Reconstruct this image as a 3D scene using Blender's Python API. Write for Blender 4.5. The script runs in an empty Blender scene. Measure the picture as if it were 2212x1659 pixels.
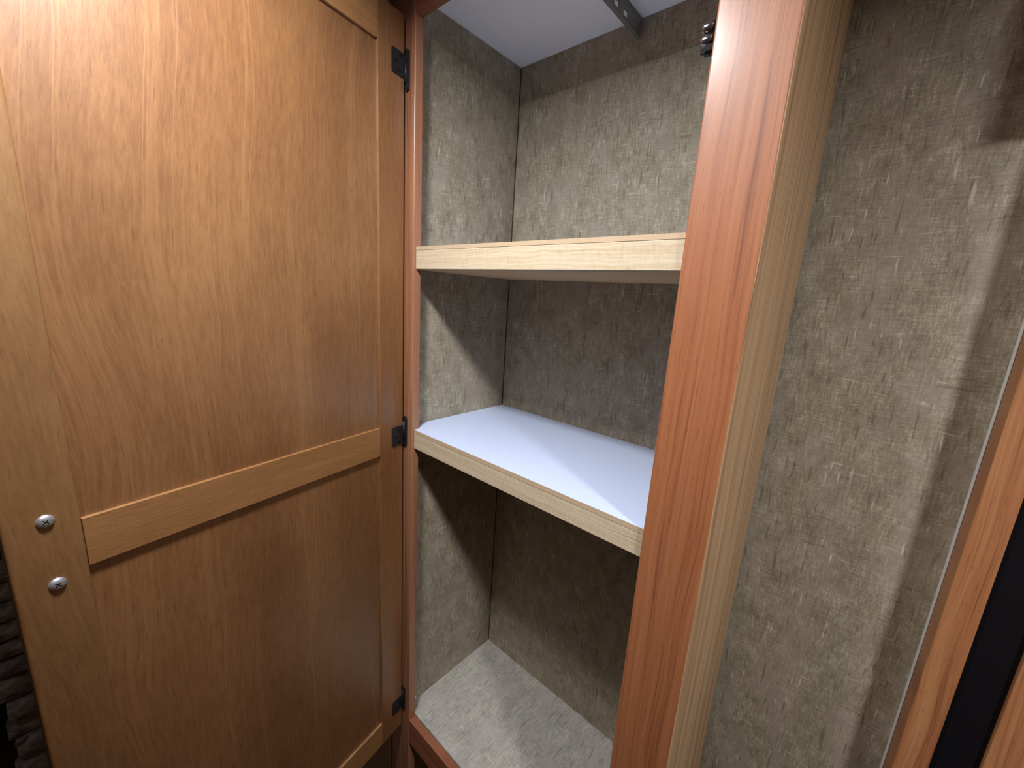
import bpy, bmesh, math, random
from mathutils import Vector, Matrix
random.seed(7)
S = bpy.context.scene
COL = S.collection

# ------------------------------------------------------------------ camera
cam_d = bpy.data.cameras.new('camera'); cam = bpy.data.objects.new('camera', cam_d); COL.objects.link(cam)
PITCH, YAW, ROLL = 0.2118, -0.7142, 0.0623
cyw, syw, cp, sp, cr, sr = math.cos(YAW), math.sin(YAW), math.cos(PITCH), math.sin(PITCH), math.cos(ROLL), math.sin(ROLL)
right = Vector((cyw, -syw, 0)); fwd = Vector((syw*cp, cyw*cp, -sp)); up = right.cross(fwd)
r2 = cr*right + sr*up; u2 = -sr*right + cr*up
M = Matrix((r2, u2, -fwd)).transposed().to_4x4(); M.translation = (0.5386, -0.377, 0.8146)
cam.matrix_world = M
cam_d.sensor_fit = 'HORIZONTAL'; cam_d.sensor_width = 36.0; cam_d.lens = 36.0*880.62/2212.0
cam_d.clip_start = 0.01; cam_d.clip_end = 50
S.camera = cam

# ------------------------------------------------------------------ world, exposure
w = bpy.data.worlds.new('world'); S.world = w; w.use_nodes = True
w.node_tree.nodes['Background'].inputs[0].default_value = (0.75, 0.85, 1.0, 1)
w.node_tree.nodes['Background'].inputs[1].default_value = 0.05
vs = S.view_settings
vs.view_transform = 'Standard'; vs.look = 'None'; vs.gamma = 1.0; vs.use_curve_mapping = False
vs.exposure = 0.27

# ceiling lamps, the last an added fill: (x, y, strength of the diffuser)
PUCK_A = (0.235, -0.32, 260.0)
PUCK_B = (1.05, -0.32, 400.0)
PUCK_FILL = (0.10, -1.15, 24.0)  # added fill lamp, out of view, brightens the stone past the door
LAMP_COL = (0.97, 0.98, 1.0)

# ------------------------------------------------------------------ dimensions (metres)
W, PW, T, A, D = 0.400, 0.0603, 0.0135, 0.0221, 0.2416
CEIL, HEAD, ZB, YW = 1.2155, 1.1781, -0.0039, 0.2242
FLOOR = -0.80
XR = 0.43          # inner face of the right inside panel

# ------------------------------------------------------------------ helpers
def srgb(*c):
    return tuple(((v/255)/12.92 if v/255 <= .04045 else ((v/255+.055)/1.055)**2.4) for v in c) + (1.0,)

def link(o, parent=None):
    COL.objects.link(o)
    if parent: o.parent = parent
    return o

def tag(o, label=None, cat=None, group=None, kind=None):
    if label: o['label'] = label
    if cat: o['category'] = cat
    if group: o['group'] = group
    if kind: o['kind'] = kind
    return o

def empty(name, loc=(0, 0, 0), parent=None):
    o = bpy.data.objects.new(name, None); o.empty_display_size = .05; o.location = loc
    return link(o, parent)

def finish(name, bm, mats, parent=None, smooth=False):
    me = bpy.data.meshes.new(name); bm.normal_update(); bm.to_mesh(me); bm.free()
    for m in (mats if isinstance(mats, (list, tuple)) else [mats]): me.materials.append(m)
    if smooth:
        for f in me.polygons: f.use_smooth = True
    return link(bpy.data.objects.new(name, me), parent)

def add_box(bm, x0, x1, y0, y1, z0, z1, mi=0):
    v = [bm.verts.new(c) for c in ((x0,y0,z0),(x1,y0,z0),(x1,y1,z0),(x0,y1,z0),(x0,y0,z1),(x1,y0,z1),(x1,y1,z1),(x0,y1,z1))]
    fs = []
    for q in ((0,3,2,1),(4,5,6,7),(0,1,5,4),(1,2,6,5),(2,3,7,6),(3,0,4,7)):
        f = bm.faces.new([v[i] for i in q]); f.material_index = mi; fs.append(f)
    return fs

def bevel(bm, w, seg=2, edges=None):
    bmesh.ops.bevel(bm, geom=list(edges or bm.edges), offset=w, segments=seg, affect='EDGES', profile=.5, clamp_overlap=True)

def box(name, x0, x1, y0, y1, z0, z1, mat, parent=None, bev=0.0, seg=2):
    bm = bmesh.new(); add_box(bm, x0, x1, y0, y1, z0, z1)
    if bev: bevel(bm, bev, seg)
    return finish(name, bm, mat, parent)

def add_prism(bm, pts, z0, z1, mi=0, mi_top=None):
    a = [bm.verts.new((x, y, z0)) for x, y in pts]; b = [bm.verts.new((x, y, z1)) for x, y in pts]
    f = bm.faces.new(a[::-1]); f.material_index = mi
    f = bm.faces.new(b); f.material_index = mi if mi_top is None else mi_top
    n = len(pts)
    for i in range(n):
        f = bm.faces.new((a[i], a[(i+1) % n], b[(i+1) % n], b[i])); f.material_index = mi

def add_cyl(bm, p0, p1, r0, r1=None, n=20, mi=0):
    r1 = r0 if r1 is None else r1
    p0, p1 = Vector(p0), Vector(p1); d = (p1-p0).normalized()
    q = d.to_track_quat('Z', 'Y')
    ra = [bm.verts.new(p0 + q @ Vector((r0*math.cos(2*math.pi*i/n), r0*math.sin(2*math.pi*i/n), 0))) for i in range(n)]
    rb = [bm.verts.new(p1 + q @ Vector((r1*math.cos(2*math.pi*i/n), r1*math.sin(2*math.pi*i/n), 0))) for i in range(n)]
    bm.faces.new(ra[::-1]).material_index = mi; bm.faces.new(rb).material_index = mi
    for i in range(n):
        f = bm.faces.new((ra[i], ra[(i+1) % n], rb[(i+1) % n], rb[i])); f.material_index = mi; f.smooth = True

def add_lathe(bm, o, axis, prof, n=28, mi=0, smooth=True):
    """prof: (radius, height along axis) pairs"""
    o = Vector(o); q = Vector(axis).normalized().to_track_quat('Z', 'Y'); rings = []
    for r, h in prof:
        if r < 1e-7: rings.append([bm.verts.new(o + q @ Vector((0, 0, h)))])
        else: rings.append([bm.verts.new(o + q @ Vector((r*math.cos(2*math.pi*i/n), r*math.sin(2*math.pi*i/n), h))) for i in range(n)])
    for a, b in zip(rings, rings[1:]):
        for i in range(n):
            j = (i+1) % n
            if len(a) == 1: vs_ = (a[0], b[j], b[i]) if len(b) > 1 else None
            elif len(b) == 1: vs_ = (a[i], a[j], b[0])
            else: vs_ = (a[i], a[j], b[j], b[i])
            if vs_:
                f = bm.faces.new(vs_); f.material_index = mi; f.smooth = smooth

# ------------------------------------------------------------------ material kit
class NT:
    def __init__(s, name):
        s.m = bpy.data.materials.new(name); s.m.use_nodes = True; s.t = s.m.node_tree
        s.b = s.t.nodes['Principled BSDF']
    def n(s, kind, **kw):
        nd = s.t.nodes.new(kind)
        for k, v in kw.items(): setattr(nd, k, v)
        return nd
    def l(s, a, b): s.t.links.new(a, b)
    def put(s, sock, v):
        if isinstance(v, (int, float, tuple, list)): sock.default_value = v
        else: s.l(v, sock)
    def math(s, op, a, b=0.0, c=None, clamp=False):
        nd = s.n('ShaderNodeMath', operation=op, use_clamp=clamp); s.put(nd.inputs[0], a); s.put(nd.inputs[1], b)
        if c is not None: s.put(nd.inputs[2], c)
        return nd.outputs[0]
    def mix(s, f, a, b, mode='MIX'):
        nd = s.n('ShaderNodeMix', data_type='RGBA', blend_type=mode); s.put(nd.inputs[0], f); s.put(nd.inputs[6], a); s.put(nd.inputs[7], b)
        return nd.outputs[2]
    def sep(s):
        tc = s.n('ShaderNodeTexCoord'); sx = s.n('ShaderNodeSeparateXYZ'); s.l(tc.outputs['Object'], sx.inputs[0]); return sx.outputs
    def comb(s, x, y, z=0.0):
        c = s.n('ShaderNodeCombineXYZ'); s.put(c.inputs[0], x); s.put(c.inputs[1], y); s.put(c.inputs[2], z); return c.outputs[0]
    def noise(s, vec, scale=1.0, detail=3.0, rough=.55, dist=0.0):
        nd = s.n('ShaderNodeTexNoise'); s.l(vec, nd.inputs['Vector']); nd.inputs['Scale'].default_value = scale
        nd.inputs['Detail'].default_value = detail; nd.inputs['Roughness'].default_value = rough; nd.inputs['Distortion'].default_value = dist
        return nd.outputs['Fac']
    def ramp(s, f, stops, interp='LINEAR'):
        nd = s.n('ShaderNodeValToRGB'); e = nd.color_ramp.elements; nd.color_ramp.interpolation = interp
        while len(e) < len(stops): e.new(.5)
        for i, (p, c) in enumerate(stops):
            e[i].position = p; e[i].color = c if isinstance(c, (tuple, list)) else (c, c, c, 1)
        s.l(f, nd.inputs[0]); return nd.outputs[0]
    def bump(s, h, strength, dist=.001):
        nd = s.n('ShaderNodeBump'); nd.inputs['Strength'].default_value = strength; nd.inputs['Distance'].default_value = dist
        s.l(h, nd.inputs['Height']); s.l(nd.outputs[0], s.b.inputs['Normal'])
    def done(s, col, rough=.5, spec=.5, metal=0.0, coat=0.0, coat_r=.2):
        s.put(s.b.inputs['Base Color'], col); s.put(s.b.inputs['Roughness'], rough)
        s.b.inputs['Specular IOR Level'].default_value = spec; s.b.inputs['Metallic'].default_value = metal
        s.b.inputs['Coat Weight'].default_value = coat; s.b.inputs['Coat Roughness'].default_value = coat_r
        return s.m

def plain(name, col, rough=.5, spec=.5, metal=0.0, grain=.05):
    m = NT(name); x, y, z = m.sep()
    nz = m.noise(m.comb(x, y, z), 160, 3)
    dark = tuple(c*(1-grain) for c in col[:3]) + (1,); lite = tuple(min(1, c*(1+grain)) for c in col[:3]) + (1,)
    return m.done(m.mix(nz, dark, lite), rough, spec, metal)

def wallpaper(name, mode, dark, mid, lite, mauve, rough=.62, contrast=1.0):
    """linen-look vinyl wall board: crossed fibres, cloudy patches, pale and dark scratches"""
    m = NT(name); x, y, z = m.sep()
    if mode == 'v': u = m.math('ADD', x, m.math('MULTIPLY', y, .971)); v = z
    else: u, v = x, y
    def st(a, b, off=0.0): return m.comb(m.math('MULTIPLY_ADD', u, a, off), m.math('MULTIPLY_ADD', v, b, off*1.7), off)
    fv = m.noise(st(430, 60), 1, 4, .75); fh = m.noise(st(60, 470, 11), 1, 4, .75)
    patch = m.noise(st(44, 26, 3), 1, 4, .6); tone = m.noise(st(26, 12, 31), 1, 3)
    speck = m.noise(st(650, 520, 9), 1, 2)
    f = m.math('ADD', m.math('MULTIPLY', fv, .50), m.math('MULTIPLY', fh, .38))
    f = m.math('ADD', f, m.math('MULTIPLY', patch, .36)); f = m.math('ADD', f, m.math('MULTIPLY', speck, .22))
    f = m.math('MULTIPLY_ADD', m.math('SUBTRACT', f, .78), 1.5*contrast, .5, clamp=True)
    col = m.ramp(f, [(.05, dark), (.48, mid), (.95, lite)])
    mv = m.ramp(tone, [(.47, 0.0), (.60, 1.0)])
    col = m.mix(m.math('MULTIPLY', mv, .42), col, mauve, 'MIX') if mauve else col
    # pale upright strokes and a few dark level ones
    sv = m.ramp(m.noise(st(260, 30, 5), 1, 2, .5), [(.63, 0.0), (.71, 1.0)])
    gate = m.ramp(m.noise(st(26, 20, 21), 1, 1), [(.44, 0.0), (.62, 1.0)])
    col = m.mix(m.math('MULTIPLY', m.math('MULTIPLY', sv, gate), .6), col, lite)
    sh = m.ramp(m.noise(st(34, 290, 15), 1, 2, .5), [(.65, 0.0), (.72, 1.0)])
    col = m.mix(m.math('MULTIPLY', m.math('MULTIPLY', sh, gate), .45), col, lite)
    sd = m.ramp(m.noise(st(26, 190, 44), 1, 2, .5), [(.27, 1.0), (.34, 0.0)])
    col = m.mix(m.math('MULTIPLY', sd, .45), col, dark)
    sd2 = m.ramp(m.noise(st(200, 24, 61), 1, 2, .5), [(.30, 1.0), (.38, 0.0)])
    col = m.mix(m.math('MULTIPLY', sd2, .62), col, dark)
    m.bump(m.math('ADD', fv, fh), .25, .0006)
    return m.done(col, rough, .35)

def cherry(name, dark, mid, lite, off=0.0, mode='x', rough=.36, along='z', coat=.25, streak=.8, coat_r=.3):
    """stained cherry print: straight grain with darker lines and pores"""
    m = NT(name); x, y, z = m.sep()
    u = {'x': x, 'y': y, 'z': z}[mode]; v = {'x': x, 'y': y, 'z': z}[along]
    u = m.math('ADD', u, off)
    wob = m.noise(m.comb(m.math('MULTIPLY', u, 6), m.math('MULTIPLY', v, 2.3), off), 1, 2)
    uu = m.math('ADD', u, m.math('MULTIPLY', m.math('SUBTRACT', wob, .5), .03))
    def st(a, b, o=0.0): return m.comb(m.math('MULTIPLY_ADD', uu, a, o), m.math('MULTIPLY_ADD', v, b, o), o)
    broad = m.noise(st(75, 1.1, 4), 1, 3, .55); fine = m.noise(st(420, 6, 8), 1, 4, .65); pore = m.noise(st(900, 45, 3), 1, 2)
    lines = m.noise(st(170, 2.2, 17), 1, 2, .5)
    f = m.math('ADD', m.math('MULTIPLY', broad, .58), m.math('MULTIPLY', fine, .52))
    f = m.math('MULTIPLY_ADD', m.math('SUBTRACT', f, .55), 2.0, .5, clamp=True)
    col = m.ramp(f, [(.12, dark), (.45, mid), (.9, lite)])
    ln_ = m.ramp(lines, [(.28, 1.0), (.40, 0.0)])
    col = m.mix(m.math('MULTIPLY', ln_, .7*streak), col, dark)
    pr = m.ramp(pore, [(.27, 1.0), (.36, 0.0)])
    col = m.mix(m.math('MULTIPLY', pr, .5), col, tuple(c*.5 for c in dark[:3])+(1,))
    m.bump(m.math('ADD', fine, pore), .12, .0004)
    return m.done(col, rough, .5, 0, coat, coat_r)

def maple(name, dark, mid, lite, cath=0.5, off=0.0, rough=.45, along='z', figs=1.0):
    """stained birch/maple ply: soft clouds, flecks, a few pale curving figure lines. u = local x, v = local z"""
    m = NT(name); x, y, z = m.sep()
    u, v = (x, z) if along == 'z' else (z, x)
    u = m.math('ADD', u, off); v = m.math('ADD', v, off*.7)
    wob = m.noise(m.comb(m.math('MULTIPLY', u, 2.6), m.math('MULTIPLY', v, 1.9), off+2), 1, 2, .35)
    uu = m.math('ADD', u, m.math('MULTIPLY', m.math('SUBTRACT', wob, .5), .13*cath))
    def st(a, b, o=0.0, q=None): return m.comb(m.math('MULTIPLY_ADD', uu if q is None else q, a, o), m.math('MULTIPLY_ADD', v, b, o), o)
    cloud = m.noise(st(8, 3.2, 1, u), 1, 3, .5); fleck = m.noise(st(300, 34, 6), 1, 4, .75); fine = m.noise(st(760, 150, 9), 1, 2)
    fig = m.noise(st(48*figs, .7, 12), 1, 3, .55)
    f = m.math('ADD', m.math('MULTIPLY', cloud, .62), m.math('MULTIPLY', fleck, .55))
    f = m.math('ADD', f, m.math('MULTIPLY', fine, .10))
    f = m.math('MULTIPLY_ADD', m.math('SUBTRACT', f, .635), 1.7, .5, clamp=True)
    col = m.ramp(f, [(.12, dark), (.5, mid), (.90, lite)])
    li = m.ramp(fig, [(.575, 0.0), (.61, 1.0), (.635, 0.0)])
    col = m.mix(m.math('MULTIPLY', li, .42), col, lite)
    dk = m.ramp(fig, [(.40, 0.0), (.425, 1.0), (.45, 0.0)])
    col = m.mix(m.math('MULTIPLY', dk, .22), col, dark)
    pores = m.ramp(m.noise(st(520, 42, 23), 1, 2, .5), [(.30, 1.0), (.38, 0.0)])
    col = m.mix(m.math('MULTIPLY', pores, .38), col, tuple(c*.72 for c in dark[:3])+(1,))
    m.bump(m.math('ADD', m.math('ADD', fleck, fine), m.math('MULTIPLY', li, .8)), .22, .0005)
    return m.done(col, rough, .45, 0, .65, .36)

def pine(name, lite, mid, dark):
    m = NT(name); x, y, z = m.sep()
    wob = m.noise(m.comb(m.math('MULTIPLY', x, 30), m.math('MULTIPLY', z, 30), 0.0), 1, 2)
    ring = m.noise(m.comb(m.math('MULTIPLY', x, 7), m.math('MULTIPLY', m.math('ADD', z, m.math('MULTIPLY', wob, .008)), 420), m.math('MULTIPLY', y, 90)), 1, 3, .6)
    saw = m.noise(m.comb(m.math('MULTIPLY', x, 240), m.math('MULTIPLY', m.math('ADD', z, x), 90), 3.0), 1, 3, .7)
    # finger-jointed lengths: each length of timber has a tone of its own
    seg = m.math('FLOOR', m.math('MULTIPLY_ADD', x, 5.6, .45))
    tone = m.noise(m.comb(m.math('MULTIPLY', seg, 7.3), 0.0, 0.0), 1.7, 0)
    f = m.math('ADD', m.math('MULTIPLY', ring, .7), m.math('MULTIPLY', saw, .35))
    f = m.math('ADD', f, m.math('MULTIPLY', tone, .35))
    col = m.ramp(f, [(.42, dark), (.60, mid), (.78, lite)])
    knots = m.noise(m.comb(m.math('MULTIPLY', x, 60), m.math('MULTIPLY', z, 160), 8.0), 1, 1)
    col = m.mix(m.ramp(knots, [(.20, .7), (.25, 0.0)]), col, dark)
    m.bump(m.math('ADD', saw, ring), .35, .0006)
    return m.done(col, .75, .25)

def rock(name, col, rough, spec, grain):
    m = NT(name); x, y, z = m.sep(); v = m.comb(x, m.math('MULTIPLY', y, .5), z)
    a = m.noise(v, 90, 5, .65); b = m.noise(v, 22, 3)
    f = m.math('MULTIPLY_ADD', m.math('ADD', a, b), .5, 0.0)
    col2 = m.ramp(f, [(.36, tuple(c*(1-grain*2) for c in col[:3])+(1,)), (.5, col), (.64, tuple(min(1, c*(1+grain*2)) for c in col[:3])+(1,))])
    m.bump(a, 1.0, .006)
    return m.done(col2, rough, spec)

def emitter(name, col, strength):
    m = NT(name); e = m.n('ShaderNodeEmission'); e.inputs[0].default_value = col + (1,); e.inputs[1].default_value = strength
    m.l(e.outputs[0], m.t.nodes['Material Output'].inputs[0]); return m.m

WP = wallpaper('linen_wallboard', 'v', srgb(102, 92, 73), srgb(160, 151, 129), srgb(228, 221, 205), srgb(166, 153, 141), contrast=1.2)
WPF = wallpaper('stone_vinyl_floor', 'h', srgb(126, 123, 114), srgb(180, 177, 168), srgb(226, 224, 216), srgb(176, 166, 163), contrast=1.25)
CH_POST = cherry('cherry_post', srgb(103, 55, 32), srgb(149, 91, 56), srgb(168, 109, 72), .0, coat=.45, coat_r=.27, rough=.55)
CH_SIDE = cherry('cherry_side', srgb(122, 92, 65), srgb(168, 136, 101), srgb(194, 163, 127), 3.1, mode='y', coat=.05, rough=.5, streak=1.25)
CH_STILE = cherry('cherry_stile', srgb(110, 70, 50), srgb(149, 101, 73), srgb(167, 120, 89), 1.7, coat=.2)
CH_EDGE = cherry('cherry_edge', srgb(114, 74, 52), srgb(155, 106, 79), srgb(173, 126, 95), 2.7, mode='y', coat=.2)
CH_RAIL = cherry('cherry_rail', srgb(109, 62, 43), srgb(140, 87, 61), srgb(162, 106, 77), 5.7, mode='z', along='x', coat=.1)
CH_TRIM = cherry('cherry_trim', srgb(98, 55, 31), srgb(149, 96, 60), srgb(171, 123, 81), 7.9, rough=.5, coat=.1, streak=1.0)
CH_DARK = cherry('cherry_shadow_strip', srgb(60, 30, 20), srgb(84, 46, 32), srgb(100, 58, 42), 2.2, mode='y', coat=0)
MP_PANEL = maple('maple_panel', srgb(101, 64, 37), srgb(127, 87, 52), srgb(151, 109, 70), 1.0)
MP_STILE = maple('maple_stile', srgb(107, 73, 42), srgb(131, 94, 57), srgb(149, 112, 72), .9, 3.3)
MP_HSTILE = maple('maple_hinge_stile', srgb(109, 70, 40), srgb(131, 89, 52), srgb(149, 108, 68), .15, 6.1)
MP_RAIL = maple('maple_rail', srgb(133, 92, 52), srgb(152, 109, 66), srgb(170, 128, 83), .15, 9.4, along='x')
WHITE = plain('white_melamine', srgb(194, 207, 236), .38, .45, grain=.015)
CEILW = plain('white_ceiling_board', srgb(242, 242, 243), .7, .3, grain=.03)
MDF = plain('raw_mdf_edge', srgb(186, 164, 136), .8, .2, grain=.08)
PLYB = plain('brown_ply_underside', srgb(216, 184, 142), .75, .2, grain=.08)
PINE = pine('raw_pine', srgb(199, 185, 160), srgb(186, 167, 139), srgb(156, 128, 97))
BLK = plain('black_hinge_steel', srgb(38, 37, 40), .45, .5, .3)
BLKD = plain('black_recess', srgb(12, 11, 11), .7, .2)
BLKG = plain('black_panel', srgb(14, 14, 18), .35, .4)
ZINC = plain('zinc_plated_steel', srgb(222, 230, 242), .38, .5, .85)
GALV = plain('galvanised_steel', srgb(136, 135, 128), .5, .5, .6)
CHROME = plain('nickel_roller', srgb(120, 116, 118), .25, .5, .9)
CAULK = plain('pale_caulk', srgb(205, 208, 204), .6)
STONE = rock('dark_grey_stone', srgb(150, 148, 145), .9, .2, grain=.35)
MORTAR = plain('dark_mortar', srgb(22, 20, 20), .95, .1)
FLOORW = plain('brown_floor_vinyl', srgb(70, 56, 46), .6)
RING = plain('white_lamp_ring', srgb(232, 232, 230), .4)

# ------------------------------------------------------------------ the room
RX0, RX1, RY0 = -1.7, 2.2, -1.9
tag(box('ceiling', RX0-.05, RX1+.05, RY0-.05, YW+.10, CEIL, CEIL+.04, CEILW), kind='structure')
tag(box('floor', RX0-.05, RX1+.05, RY0-.05, YW+.10, FLOOR-.04, FLOOR, FLOORW), kind='structure')
box_ = box('wall_back', W+PW-.004, RX1+.05, YW, YW+.05, FLOOR, CEIL, WP); tag(box_, kind='structure')
tag(box('wall_back_left', RX0-.05, -.0612, YW, YW+.05, FLOOR, CEIL, WP), kind='structure')
tag(box('wall_left', RX0-.05, RX0, RY0, YW, FLOOR, CEIL, WP), kind='structure')
tag(box('wall_right', RX1, RX1+.05, RY0, YW, FLOOR, CEIL, WP), kind='structure')
# unseen partition, added to keep the cabinet-side lamp off the door
tag(box('blocker_partition', .90, .94, RY0, -.300, FLOOR, CEIL, CH_STILE), kind='structure')
tag(box('wall_front', RX0-.05, RX1+.05, RY0-.05, RY0, FLOOR, CEIL, CH_STILE), kind='structure')

# ------------------------------------------------------------------ wardrobe
wd = empty('wardrobe', (0, 0, FLOOR))
tag(wd, 'tall cherry framed wardrobe standing open, grey linen lining and two pine edged shelves inside', 'wardrobe')
def P(o):                                   # hang a world-built part under the wardrobe
    o.parent = wd; o.matrix_parent_inverse = Matrix.Translation((0, 0, -FLOOR)); return o

def stile(name, x0, x1, z0, z1, front, inner_side):
    """face-frame upright: front face in one grain direction, edge in another, eased edges"""
    bm = bmesh.new(); add_box(bm, x0, x1, 0, T, z0, z1)
    bevel(bm, .0016, 3, [e for e in bm.edges if abs(e.verts[0].co.z-e.verts[1].co.z) > .1 and abs(e.verts[0].co.y) < 1e-5])
    for f in bm.faces:
        f.material_index = 1 if abs(f.normal.x) > .8 or (abs(f.normal.x) > .25 and inner_side) else 0
    bm.normal_update()
    for f in bm.faces: f.material_index = 2 if f.normal.x > .3 and x0 > .1 else 1 if abs(f.normal.x) > .75 else 0
    o = finish(name, bm, [front, CH_EDGE, CH_SIDE]); return P(o)
stile('left_stile', -.0610, 0, FLOOR, CEIL, CH_STILE, True)
o = stile('right_stile', W, W+PW, FLOOR, CEIL, CH_POST, False); o['label'] = 'wide reddish cherry face post'
P(box('header_rail', .0002, W-.0002, 0, T, HEAD, CEIL, CH_RAIL, None, .0012))
P(box('bottom_rail', .0002, W-.0002, 0, T, -.060, ZB, CH_RAIL, None, .0012))
o = P(box('side_panel', W+PW-.0030, W+PW, T+.0001, YW-.014, FLOOR, CEIL, CH_SIDE)); o['label'] = 'tan wood grain outer side panel'
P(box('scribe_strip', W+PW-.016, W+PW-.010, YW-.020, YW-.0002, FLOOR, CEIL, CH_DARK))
P(box('inner_panel_left', -.0301, -A, T+.0002, D+.008, FLOOR, CEIL-.0005, WP))
P(box('inner_panel_right', XR, XR+.008, T+.0002, D, FLOOR, CEIL-.0005, WP))
P(box('back_panel', -A, W+PW-.016, D, D+.008, FLOOR, CEIL-.0005, WP))
P(box('floor_panel', -A, XR, T+.0002, D, -.012, 0, WPF))
P(box('lower_back_panel', -A, XR, .14, .148, FLOOR, -.012, CH_STILE))
P(box('base_rail', .0002, W-.0002, 0, T, FLOOR, FLOOR+.08, CH_RAIL, None, .0012))
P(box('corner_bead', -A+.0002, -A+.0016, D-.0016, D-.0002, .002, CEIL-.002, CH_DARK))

# shelves: laminate board notched between the stiles, pine lath under its front edge
def shelf(zt, zb, zc, ys, skin, label):
    pts = [(.0006, ys), (W-.0006, ys), (W-.0006, T+.0006), (XR-.0004, T+.0006), (XR-.0004, D-.0006), (-A+.0006, D-.0006), (-A+.0006, T+.0006), (.0006, T+.0006)]
    bm = bmesh.new(); add_prism(bm, pts, zb, zt, 0, 1)
    o = P(finish('shelf', bm, [MDF, WHITE])); o['label'] = label
    b = box('front_batten', .0006, W-.0006, ys+.0003, ys+.021, zc, zb-.0002, PINE, o, .0006, 2); b['label'] = 'raw pine batten'
    if skin:
        k = box('underside_panel', -A+.0006, XR-.0004, ys+.0215, D-.0006, zc+.0004, zc+.004, PLYB, o)
    else:
        box('side_cleat', -A+.0006, -A+.018, ys+.0215, D-.0006, zc+.004, zb-.0002, PINE, o)
        box('side_cleat', XR-.018, XR-.0006, ys+.0215, D-.0006, zc+.004, zb-.0002, PINE, o)
    return o
shelf(.5896, .5832, .5568, .0041, False, 'lower shelf with white laminate top')
shelf(.8784, .8734, .8459, .0041, True, 'upper shelf seen edge on')

# perforated steel rail under the closet ceiling
bm = bmesh.new()
x0, x1, zt, zb_ = .2056, .2070, CEIL-.0008, 1.1904
h0, h1 = 1.1945, 1.2025
add_box(bm, x0, x1, .016, D-.0006, h1, zt); add_box(bm, x0, x1, .016, D-.0006, zb_, h0)
prev = .016
for yc_ in [.193-.0255*k for k in range(6, -1, -1)] + [.2195]:
    hl = .0062 if yc_ < .2 else .003
    add_box(bm, x0, x1, prev, yc_-hl, h0, h1); prev = yc_+hl
add_box(bm, x0, x1, prev, D-.0006, h0, h1)
add_box(bm, x0-.0045, x0, .016, D-.0006, zb_, zb_+.0013)
add_box(bm, x0-.010, x0, .016, D-.0006, zt-.0013, zt)
o = P(finish('perforated_rail', bm, GALV)); o['label'] = 'slotted grey steel hanging rail'

# roller catch behind the right stile
bm = bmesh.new(); yc, zc = .0215, 1.0365
add_box(bm, .3945, .3998, yc-.0070, yc+.0078, zc-.013, zc+.0135)
add_box(bm, .3885, .3945, yc-.0055, yc-.0040, zc-.012, zc-.0065)
add_box(bm, .3850, .3890, yc-.0055, yc-.0040, zc-.0135, zc-.0085)
bevel(bm, .0007, 2)
o = P(finish('roller_catch', bm, BLKD)); o['label'] = 'black roller catch'
for k in range(2):
    bm = bmesh.new(); zz = zc+.0085-k*.0093
    add_lathe(bm, (.3945, yc, zz), (-1, 0, 0), [(0, 0), (.0043, 0), (.0043, .0095), (.0036, .0120), (.0020, .0135), (0, .0137)], 20)
    finish('roller', bm, CHROME, o)
bm = bmesh.new(); add_lathe(bm, (.3945, yc, zc-.0095), (-1, 0, 0), [(0, 0), (.0040, 0), (.0040, .0075), (0, .0085)], 18)
finish('roller', bm, BLK, o)

# screw under the lower shelf and a staple at the sill
bm = bmesh.new(); add_lathe(bm, (-A, .0385, .5085), (1, 0, 0), [(0, .0006), (.0032, .0006), (.0036, .0022), (.0050, .0020), (.0054, 0)], 24)
P(finish('screw_cap', bm, GALV))
P(box('staple', -.0012, .0010, .0142, .0153, .0352, .0392, CAULK))

# ---- door, swung open on the left stile; local x runs from the hinges, local y out of its inner face
TH, HX, HY = .178, -.0196, -.0040
DZ0, DZ1, DS0, DS1, DW = -.027, 1.1798, .0469, .3794, .4242
M1, M2, TR, BR = .5999, .5530, 1.1301, .0213
REC = -.0040
door = box('door', .030, DW-.030, -.013, REC, DZ0+.03, DZ1-.03, MP_PANEL)
door['label'] = 'maple door with two recessed panels'
door.parent = wd; door.matrix_parent_inverse = Matrix.Translation((0, 0, -FLOOR))
door.location = (HX, HY, 0); door.rotation_euler = (0, 0, -(math.pi/2-TH))
TK = -.0185
box('stile', 0, DS0, TK, 0, DZ0, DZ1, MP_HSTILE, door, .0008, 2)
box('stile', DS1, DW, TK, 0, DZ0, DZ1, MP_STILE, door, .0022, 3)
box('rail', DS0+.0001, DS1-.0001, TK, -.0002, M2, M1, MP_RAIL, door, .0006, 2)
box('rail', DS0+.0001, DS1-.0001, TK, -.0001, TR, DZ1, MP_RAIL, door, .0006, 2)
box('rail', DS0+.0001, DS1-.0001, TK, -.0002, DZ0, BR, MP_RAIL, door, .0006, 2)
for s, z in ((.4002, .6076), (.4001, .5479)):
    bm = bmesh.new()
    add_lathe(bm, (s, 0, z), (0, 1, 0), [(.0056, -.0002), (.0056, .0004), (.0052, .0014), (.0043, .0022), (.0030, .0027), (.0014, .0029), (0, .0029)], 24)
    for k in (1, -1):
        c, d_ = math.cos(math.pi/4*k), math.sin(math.pi/4*k)
        v = []
        for a, b in ((-.0024, -.00035), (.0024, -.00035), (.0024, .00035), (-.0024, .00035)):
            v.append(bm.verts.new((s+a*c-b*d_, .00292, z+a*d_+b*c)))
        f = bm.faces.new(v); f.material_index = 1
    o = finish('bolt_head', bm, [ZINC, BLKD], door); o['label'] = 'silver bolt head'
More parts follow.
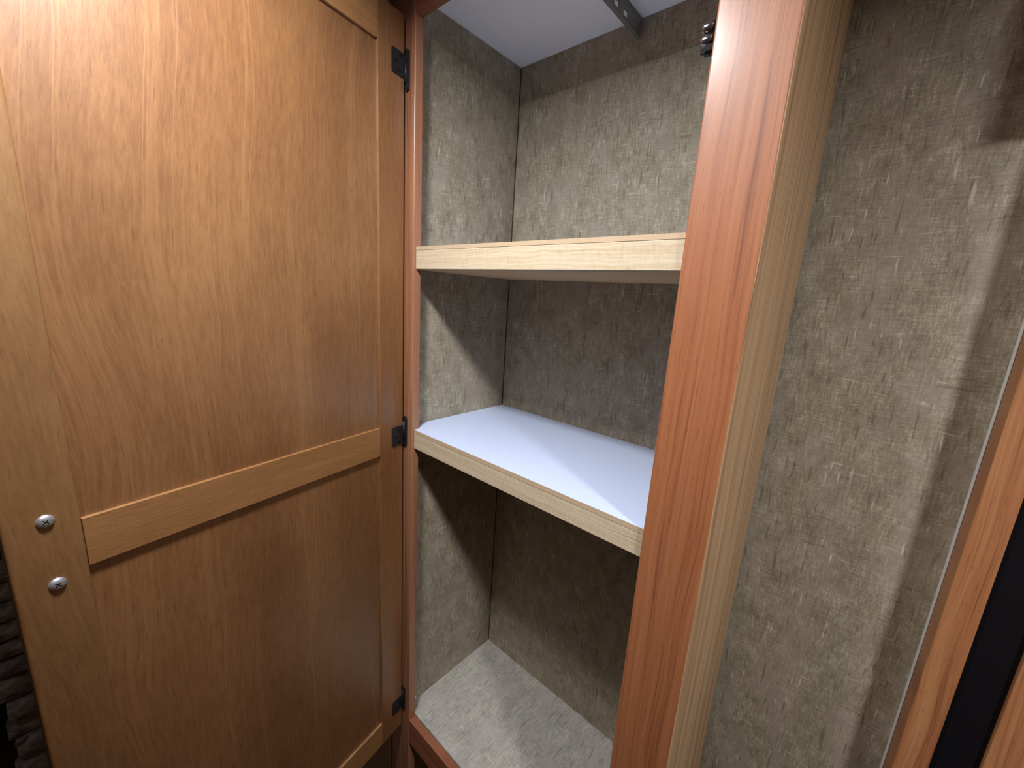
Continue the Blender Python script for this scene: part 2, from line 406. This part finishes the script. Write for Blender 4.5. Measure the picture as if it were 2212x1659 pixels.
def hinge(lz0, lz1, bz0, bz1):
    bm = bmesh.new()
    add_box(bm, .0006, .0238, 0, .0016, lz0, lz1)
    bevel(bm, .0028, 3, [e for e in bm.edges if abs(e.verts[0].co.y-e.verts[1].co.y) > .001 and min(e.verts[0].co.x, e.verts[1].co.x) > .01])
    add_cyl(bm, (-.0012, .0014, bz0+.010), (-.0012, .0014, bz1-.010), .0024, n=16)
    # flange screwed to the front of the face frame (runs along local y)
    pts = []
    for i in range(13):
        a = math.pi*i/12; pts.append((.0045+.0042*math.cos(a), bz1-.0042+.0042*math.sin(a)))
    for i in range(13):
        a = math.pi+math.pi*i/12; pts.append((.0045+.0042*math.cos(a), bz0+.0042+.0042*math.sin(a)))
    q = Matrix.Rotation(-TH, 3, 'Z')                # keep it flat on the frame while the leaf is swung
    fa, fb = [], []
    for y, z in pts:
        for lst, dx in ((fa, -.0030), (fb, -.0012)):
            v = q @ Vector((dx, y-.001, 0)); lst.append(bm.verts.new((v.x, v.y, z)))
    bm.faces.new(fb); bm.faces.new(fa[::-1])
    for i in range(len(fa)): bm.faces.new((fa[i], fb[i], fb[(i+1) % len(fa)], fa[(i+1) % len(fa)]))
    bmesh.ops.recalc_face_normals(bm, faces=bm.faces)
    finish('hinge', bm, BLK, door)
    zc_ = (lz0+lz1)/2
    for s, z in ((.0100, lz1-.0055), (.0172, zc_), (.0100, lz0+.0055)):
        bm = bmesh.new(); add_lathe(bm, (s, .0016, z), (0, 1, 0), [(.0022, 0), (.0020, .0005), (.0010, .0008), (0, .0004)], 14)
        finish('hinge_screw', bm, BLKD, door)
hinge(1.1027, 1.1325, 1.0880, 1.1395)
hinge(.5620, .5945, .5585, .6100)
hinge(.0150, .0440, .0100, .0640)

# ------------------------------------------------------------------ built-in cabinet frame on the right-hand wall
cb = empty('wall_cabinet', (.80, YW, FLOOR))
tag(cb, 'built-in cabinet with cherry stiles around black panels beside the bare grey wall', 'cabinet')
def PC(o):
    o.parent = cb; o.matrix_parent_inverse = Matrix.Translation((-.80, -YW, -FLOOR)); return o
YF, XS = .1850, .6411
PC(box('stile', XS, .6657, YF, YW-.0003, FLOOR, CEIL-.001, CH_TRIM, None, .0012))
PC(box('black_panel', .6657, .6971, YF+.006, YW-.0003, FLOOR, CEIL-.001, BLKG))
PC(box('stile', .6971, .7500, YF, YW-.0003, FLOOR, CEIL-.001, CH_TRIM, None, .0012))
PC(box('cabinet_door', .7500, 1.00, YF-.002, YW-.0003, FLOOR+.1, CEIL-.12, CH_TRIM, None, .003))
PC(box('top_rail', .7500, 1.00, YF, YW-.0003, CEIL-.12, CEIL-.001, CH_RAIL, None, .001))
PC(box('shadow_caster_box', .660, .885, .130, YF-.0008, 1.018, CEIL-.001, CH_TRIM, None, .002))  # unseen box, added to cast the dark patch high on the wall
o = PC(box('caulk_line', XS-.0022, XS-.0002, YW-.0040, YW-.0003, FLOOR, CEIL-.001, CAULK, None, .0005)); o['label'] = 'pale caulk bead'

# ------------------------------------------------------------------ things glimpsed beyond the door
lc = empty('low_cabinet', (-.35, .10, FLOOR))
tag(lc, 'low brown wood cabinet beside the wardrobe, mostly hidden behind the open door', 'cabinet')
def PL(o):
    o.parent = lc; o.matrix_parent_inverse = Matrix.Translation((.35, -.10, -FLOOR)); return o
PL(box('body', -.42, -.0625, .016, YW-.001, FLOOR, -.055, CH_SIDE, None, .001))
PL(box('drawer_front', -.41, -.068, .002, .0158, -.36, -.10, MP_STILE, None, .003))
PL(box('drawer_front', -.41, -.068, .002, .0158, -.70, -.38, MP_STILE, None, .003))
PL(box('top', -.425, -.0625, -.002, YW-.001, -.0548, -.030, CH_RAIL, None, .002))
vb = empty('window_valance', (-.33, .1, 1.13)); tag(vb, 'black valance box under the ceiling left of the wardrobe', 'valance')
o = box('valance_front', -.60, -.0625, .004, .012, 1.12, CEIL-.001, BLKD); o.parent = vb; o.matrix_parent_inverse = Matrix.Translation((.33, -.1, -1.13))
o = box('valance_top', -.60, -.0625, .012, YW-.001, CEIL-.010, CEIL-.001, BLKD); o.parent = vb; o.matrix_parent_inverse = Matrix.Translation((.33, -.1, -1.13))

# stacked-stone hearth surround past the free edge of the door
SX, SY0, SY1, SZ1 = -.45, -.500, -.06, .335
st = empty('stone_surround', (SX-.10, (SY0+SY1)/2, FLOOR))
tag(st, 'dark grey stacked stone surround behind the free edge of the door', 'fireplace')
inv = Matrix.Translation((-(SX-.10), -(SY0+SY1)/2, -FLOOR))
c = box('core', SX-.20, SX-.012, SY0+.008, SY1, FLOOR, SZ1-.01, MORTAR); c.parent = st; c.matrix_parent_inverse = inv
def stone_mesh(L, H, dpt, seed):
    rnd = random.Random(seed); bm = bmesh.new(); nx, nz = 8, 3
    g = [[bm.verts.new((dpt*(.72+.28*rnd.random()) if 0 < i < nx and 0 < k < nz else dpt*(.15+.5*rnd.random()), L*i/nx, H*k/nz+(rnd.random()-.5)*H*.12*(0 < i < nx))) for k in range(nz+1)] for i in range(nx+1)]
    for i in range(nx):
        for k in range(nz): bm.faces.new((g[i][k], g[i+1][k], g[i+1][k+1], g[i][k+1]))
    rim = [g[i][0] for i in range(nx+1)] + [g[nx][k] for k in range(1, nz+1)] + [g[i][nz] for i in range(nx-1, -1, -1)] + [g[0][k] for k in range(nz-1, 0, -1)]
    back = [bm.verts.new((-.012, v.co.y, v.co.z)) for v in rim]; n = len(rim)
    for i in range(n): bm.faces.new((rim[i], back[i], back[(i+1) % n], rim[(i+1) % n]))
    bmesh.ops.recalc_face_normals(bm, faces=bm.faces)
    me = bpy.data.meshes.new('stone'); bm.to_mesh(me); bm.free(); me.materials.append(STONE)
    return me
lib = [stone_mesh(L, H, .010+.012*((k*37) % 10)/10, k) for k, (L, H) in enumerate([(.10, .030), (.14, .030), (.17, .030), (.10, .040), (.14, .040), (.17, .040)])]
rs = random.Random(3); z = FLOOR+.01
while z < SZ1-.012:
    tall = rs.random() < .4; H = .040 if tall else .030; y = SY0 + (0 if rs.random() < .5 else -.006)
    while y < SY1-.02:
        k = rs.randrange(3)+(3 if tall else 0); L = (.10, .14, .17)[k % 3]
        o = bpy.data.objects.new('stone', lib[k]); link(o, st); o.matrix_parent_inverse = inv
        o.location = (SX+(rs.random()-.5)*.008, y, z); y += L+.004
    z += H+.005

# ------------------------------------------------------------------ ceiling lamps
def puck(x, y, strength, label, r=.05):
    t = empty('ceiling_lamp', (x, y, CEIL)); tag(t, label, 'lamp')
    bm = bmesh.new(); add_lathe(bm, (0, 0, 0), (0, 0, -1), [(0, .0004), (r*1.18, .0004), (r*1.18, .006), (r*1.08, .0098), (r*1.02, .0100), (r, .0095), (r, .004), (0, .004)], 40)
    finish('ring', bm, RING, t)
    bm = bmesh.new(); add_lathe(bm, (0, 0, 0), (0, 0, -1), [(r*.985, .0042), (r*.97, .0048), (r*.5, .0050), (0, .0051)], 40)
    finish('diffuser', bm, emitter('lamp_diffuser', LAMP_COL, strength), t, True)
puck(*PUCK_A, 'round white ceiling lamp right in front of the wardrobe')
puck(*PUCK_B, 'round white ceiling lamp in front of the built-in cabinet')
puck(*PUCK_FILL, 'added fill lamp, a round white ceiling puck in the middle of the room')
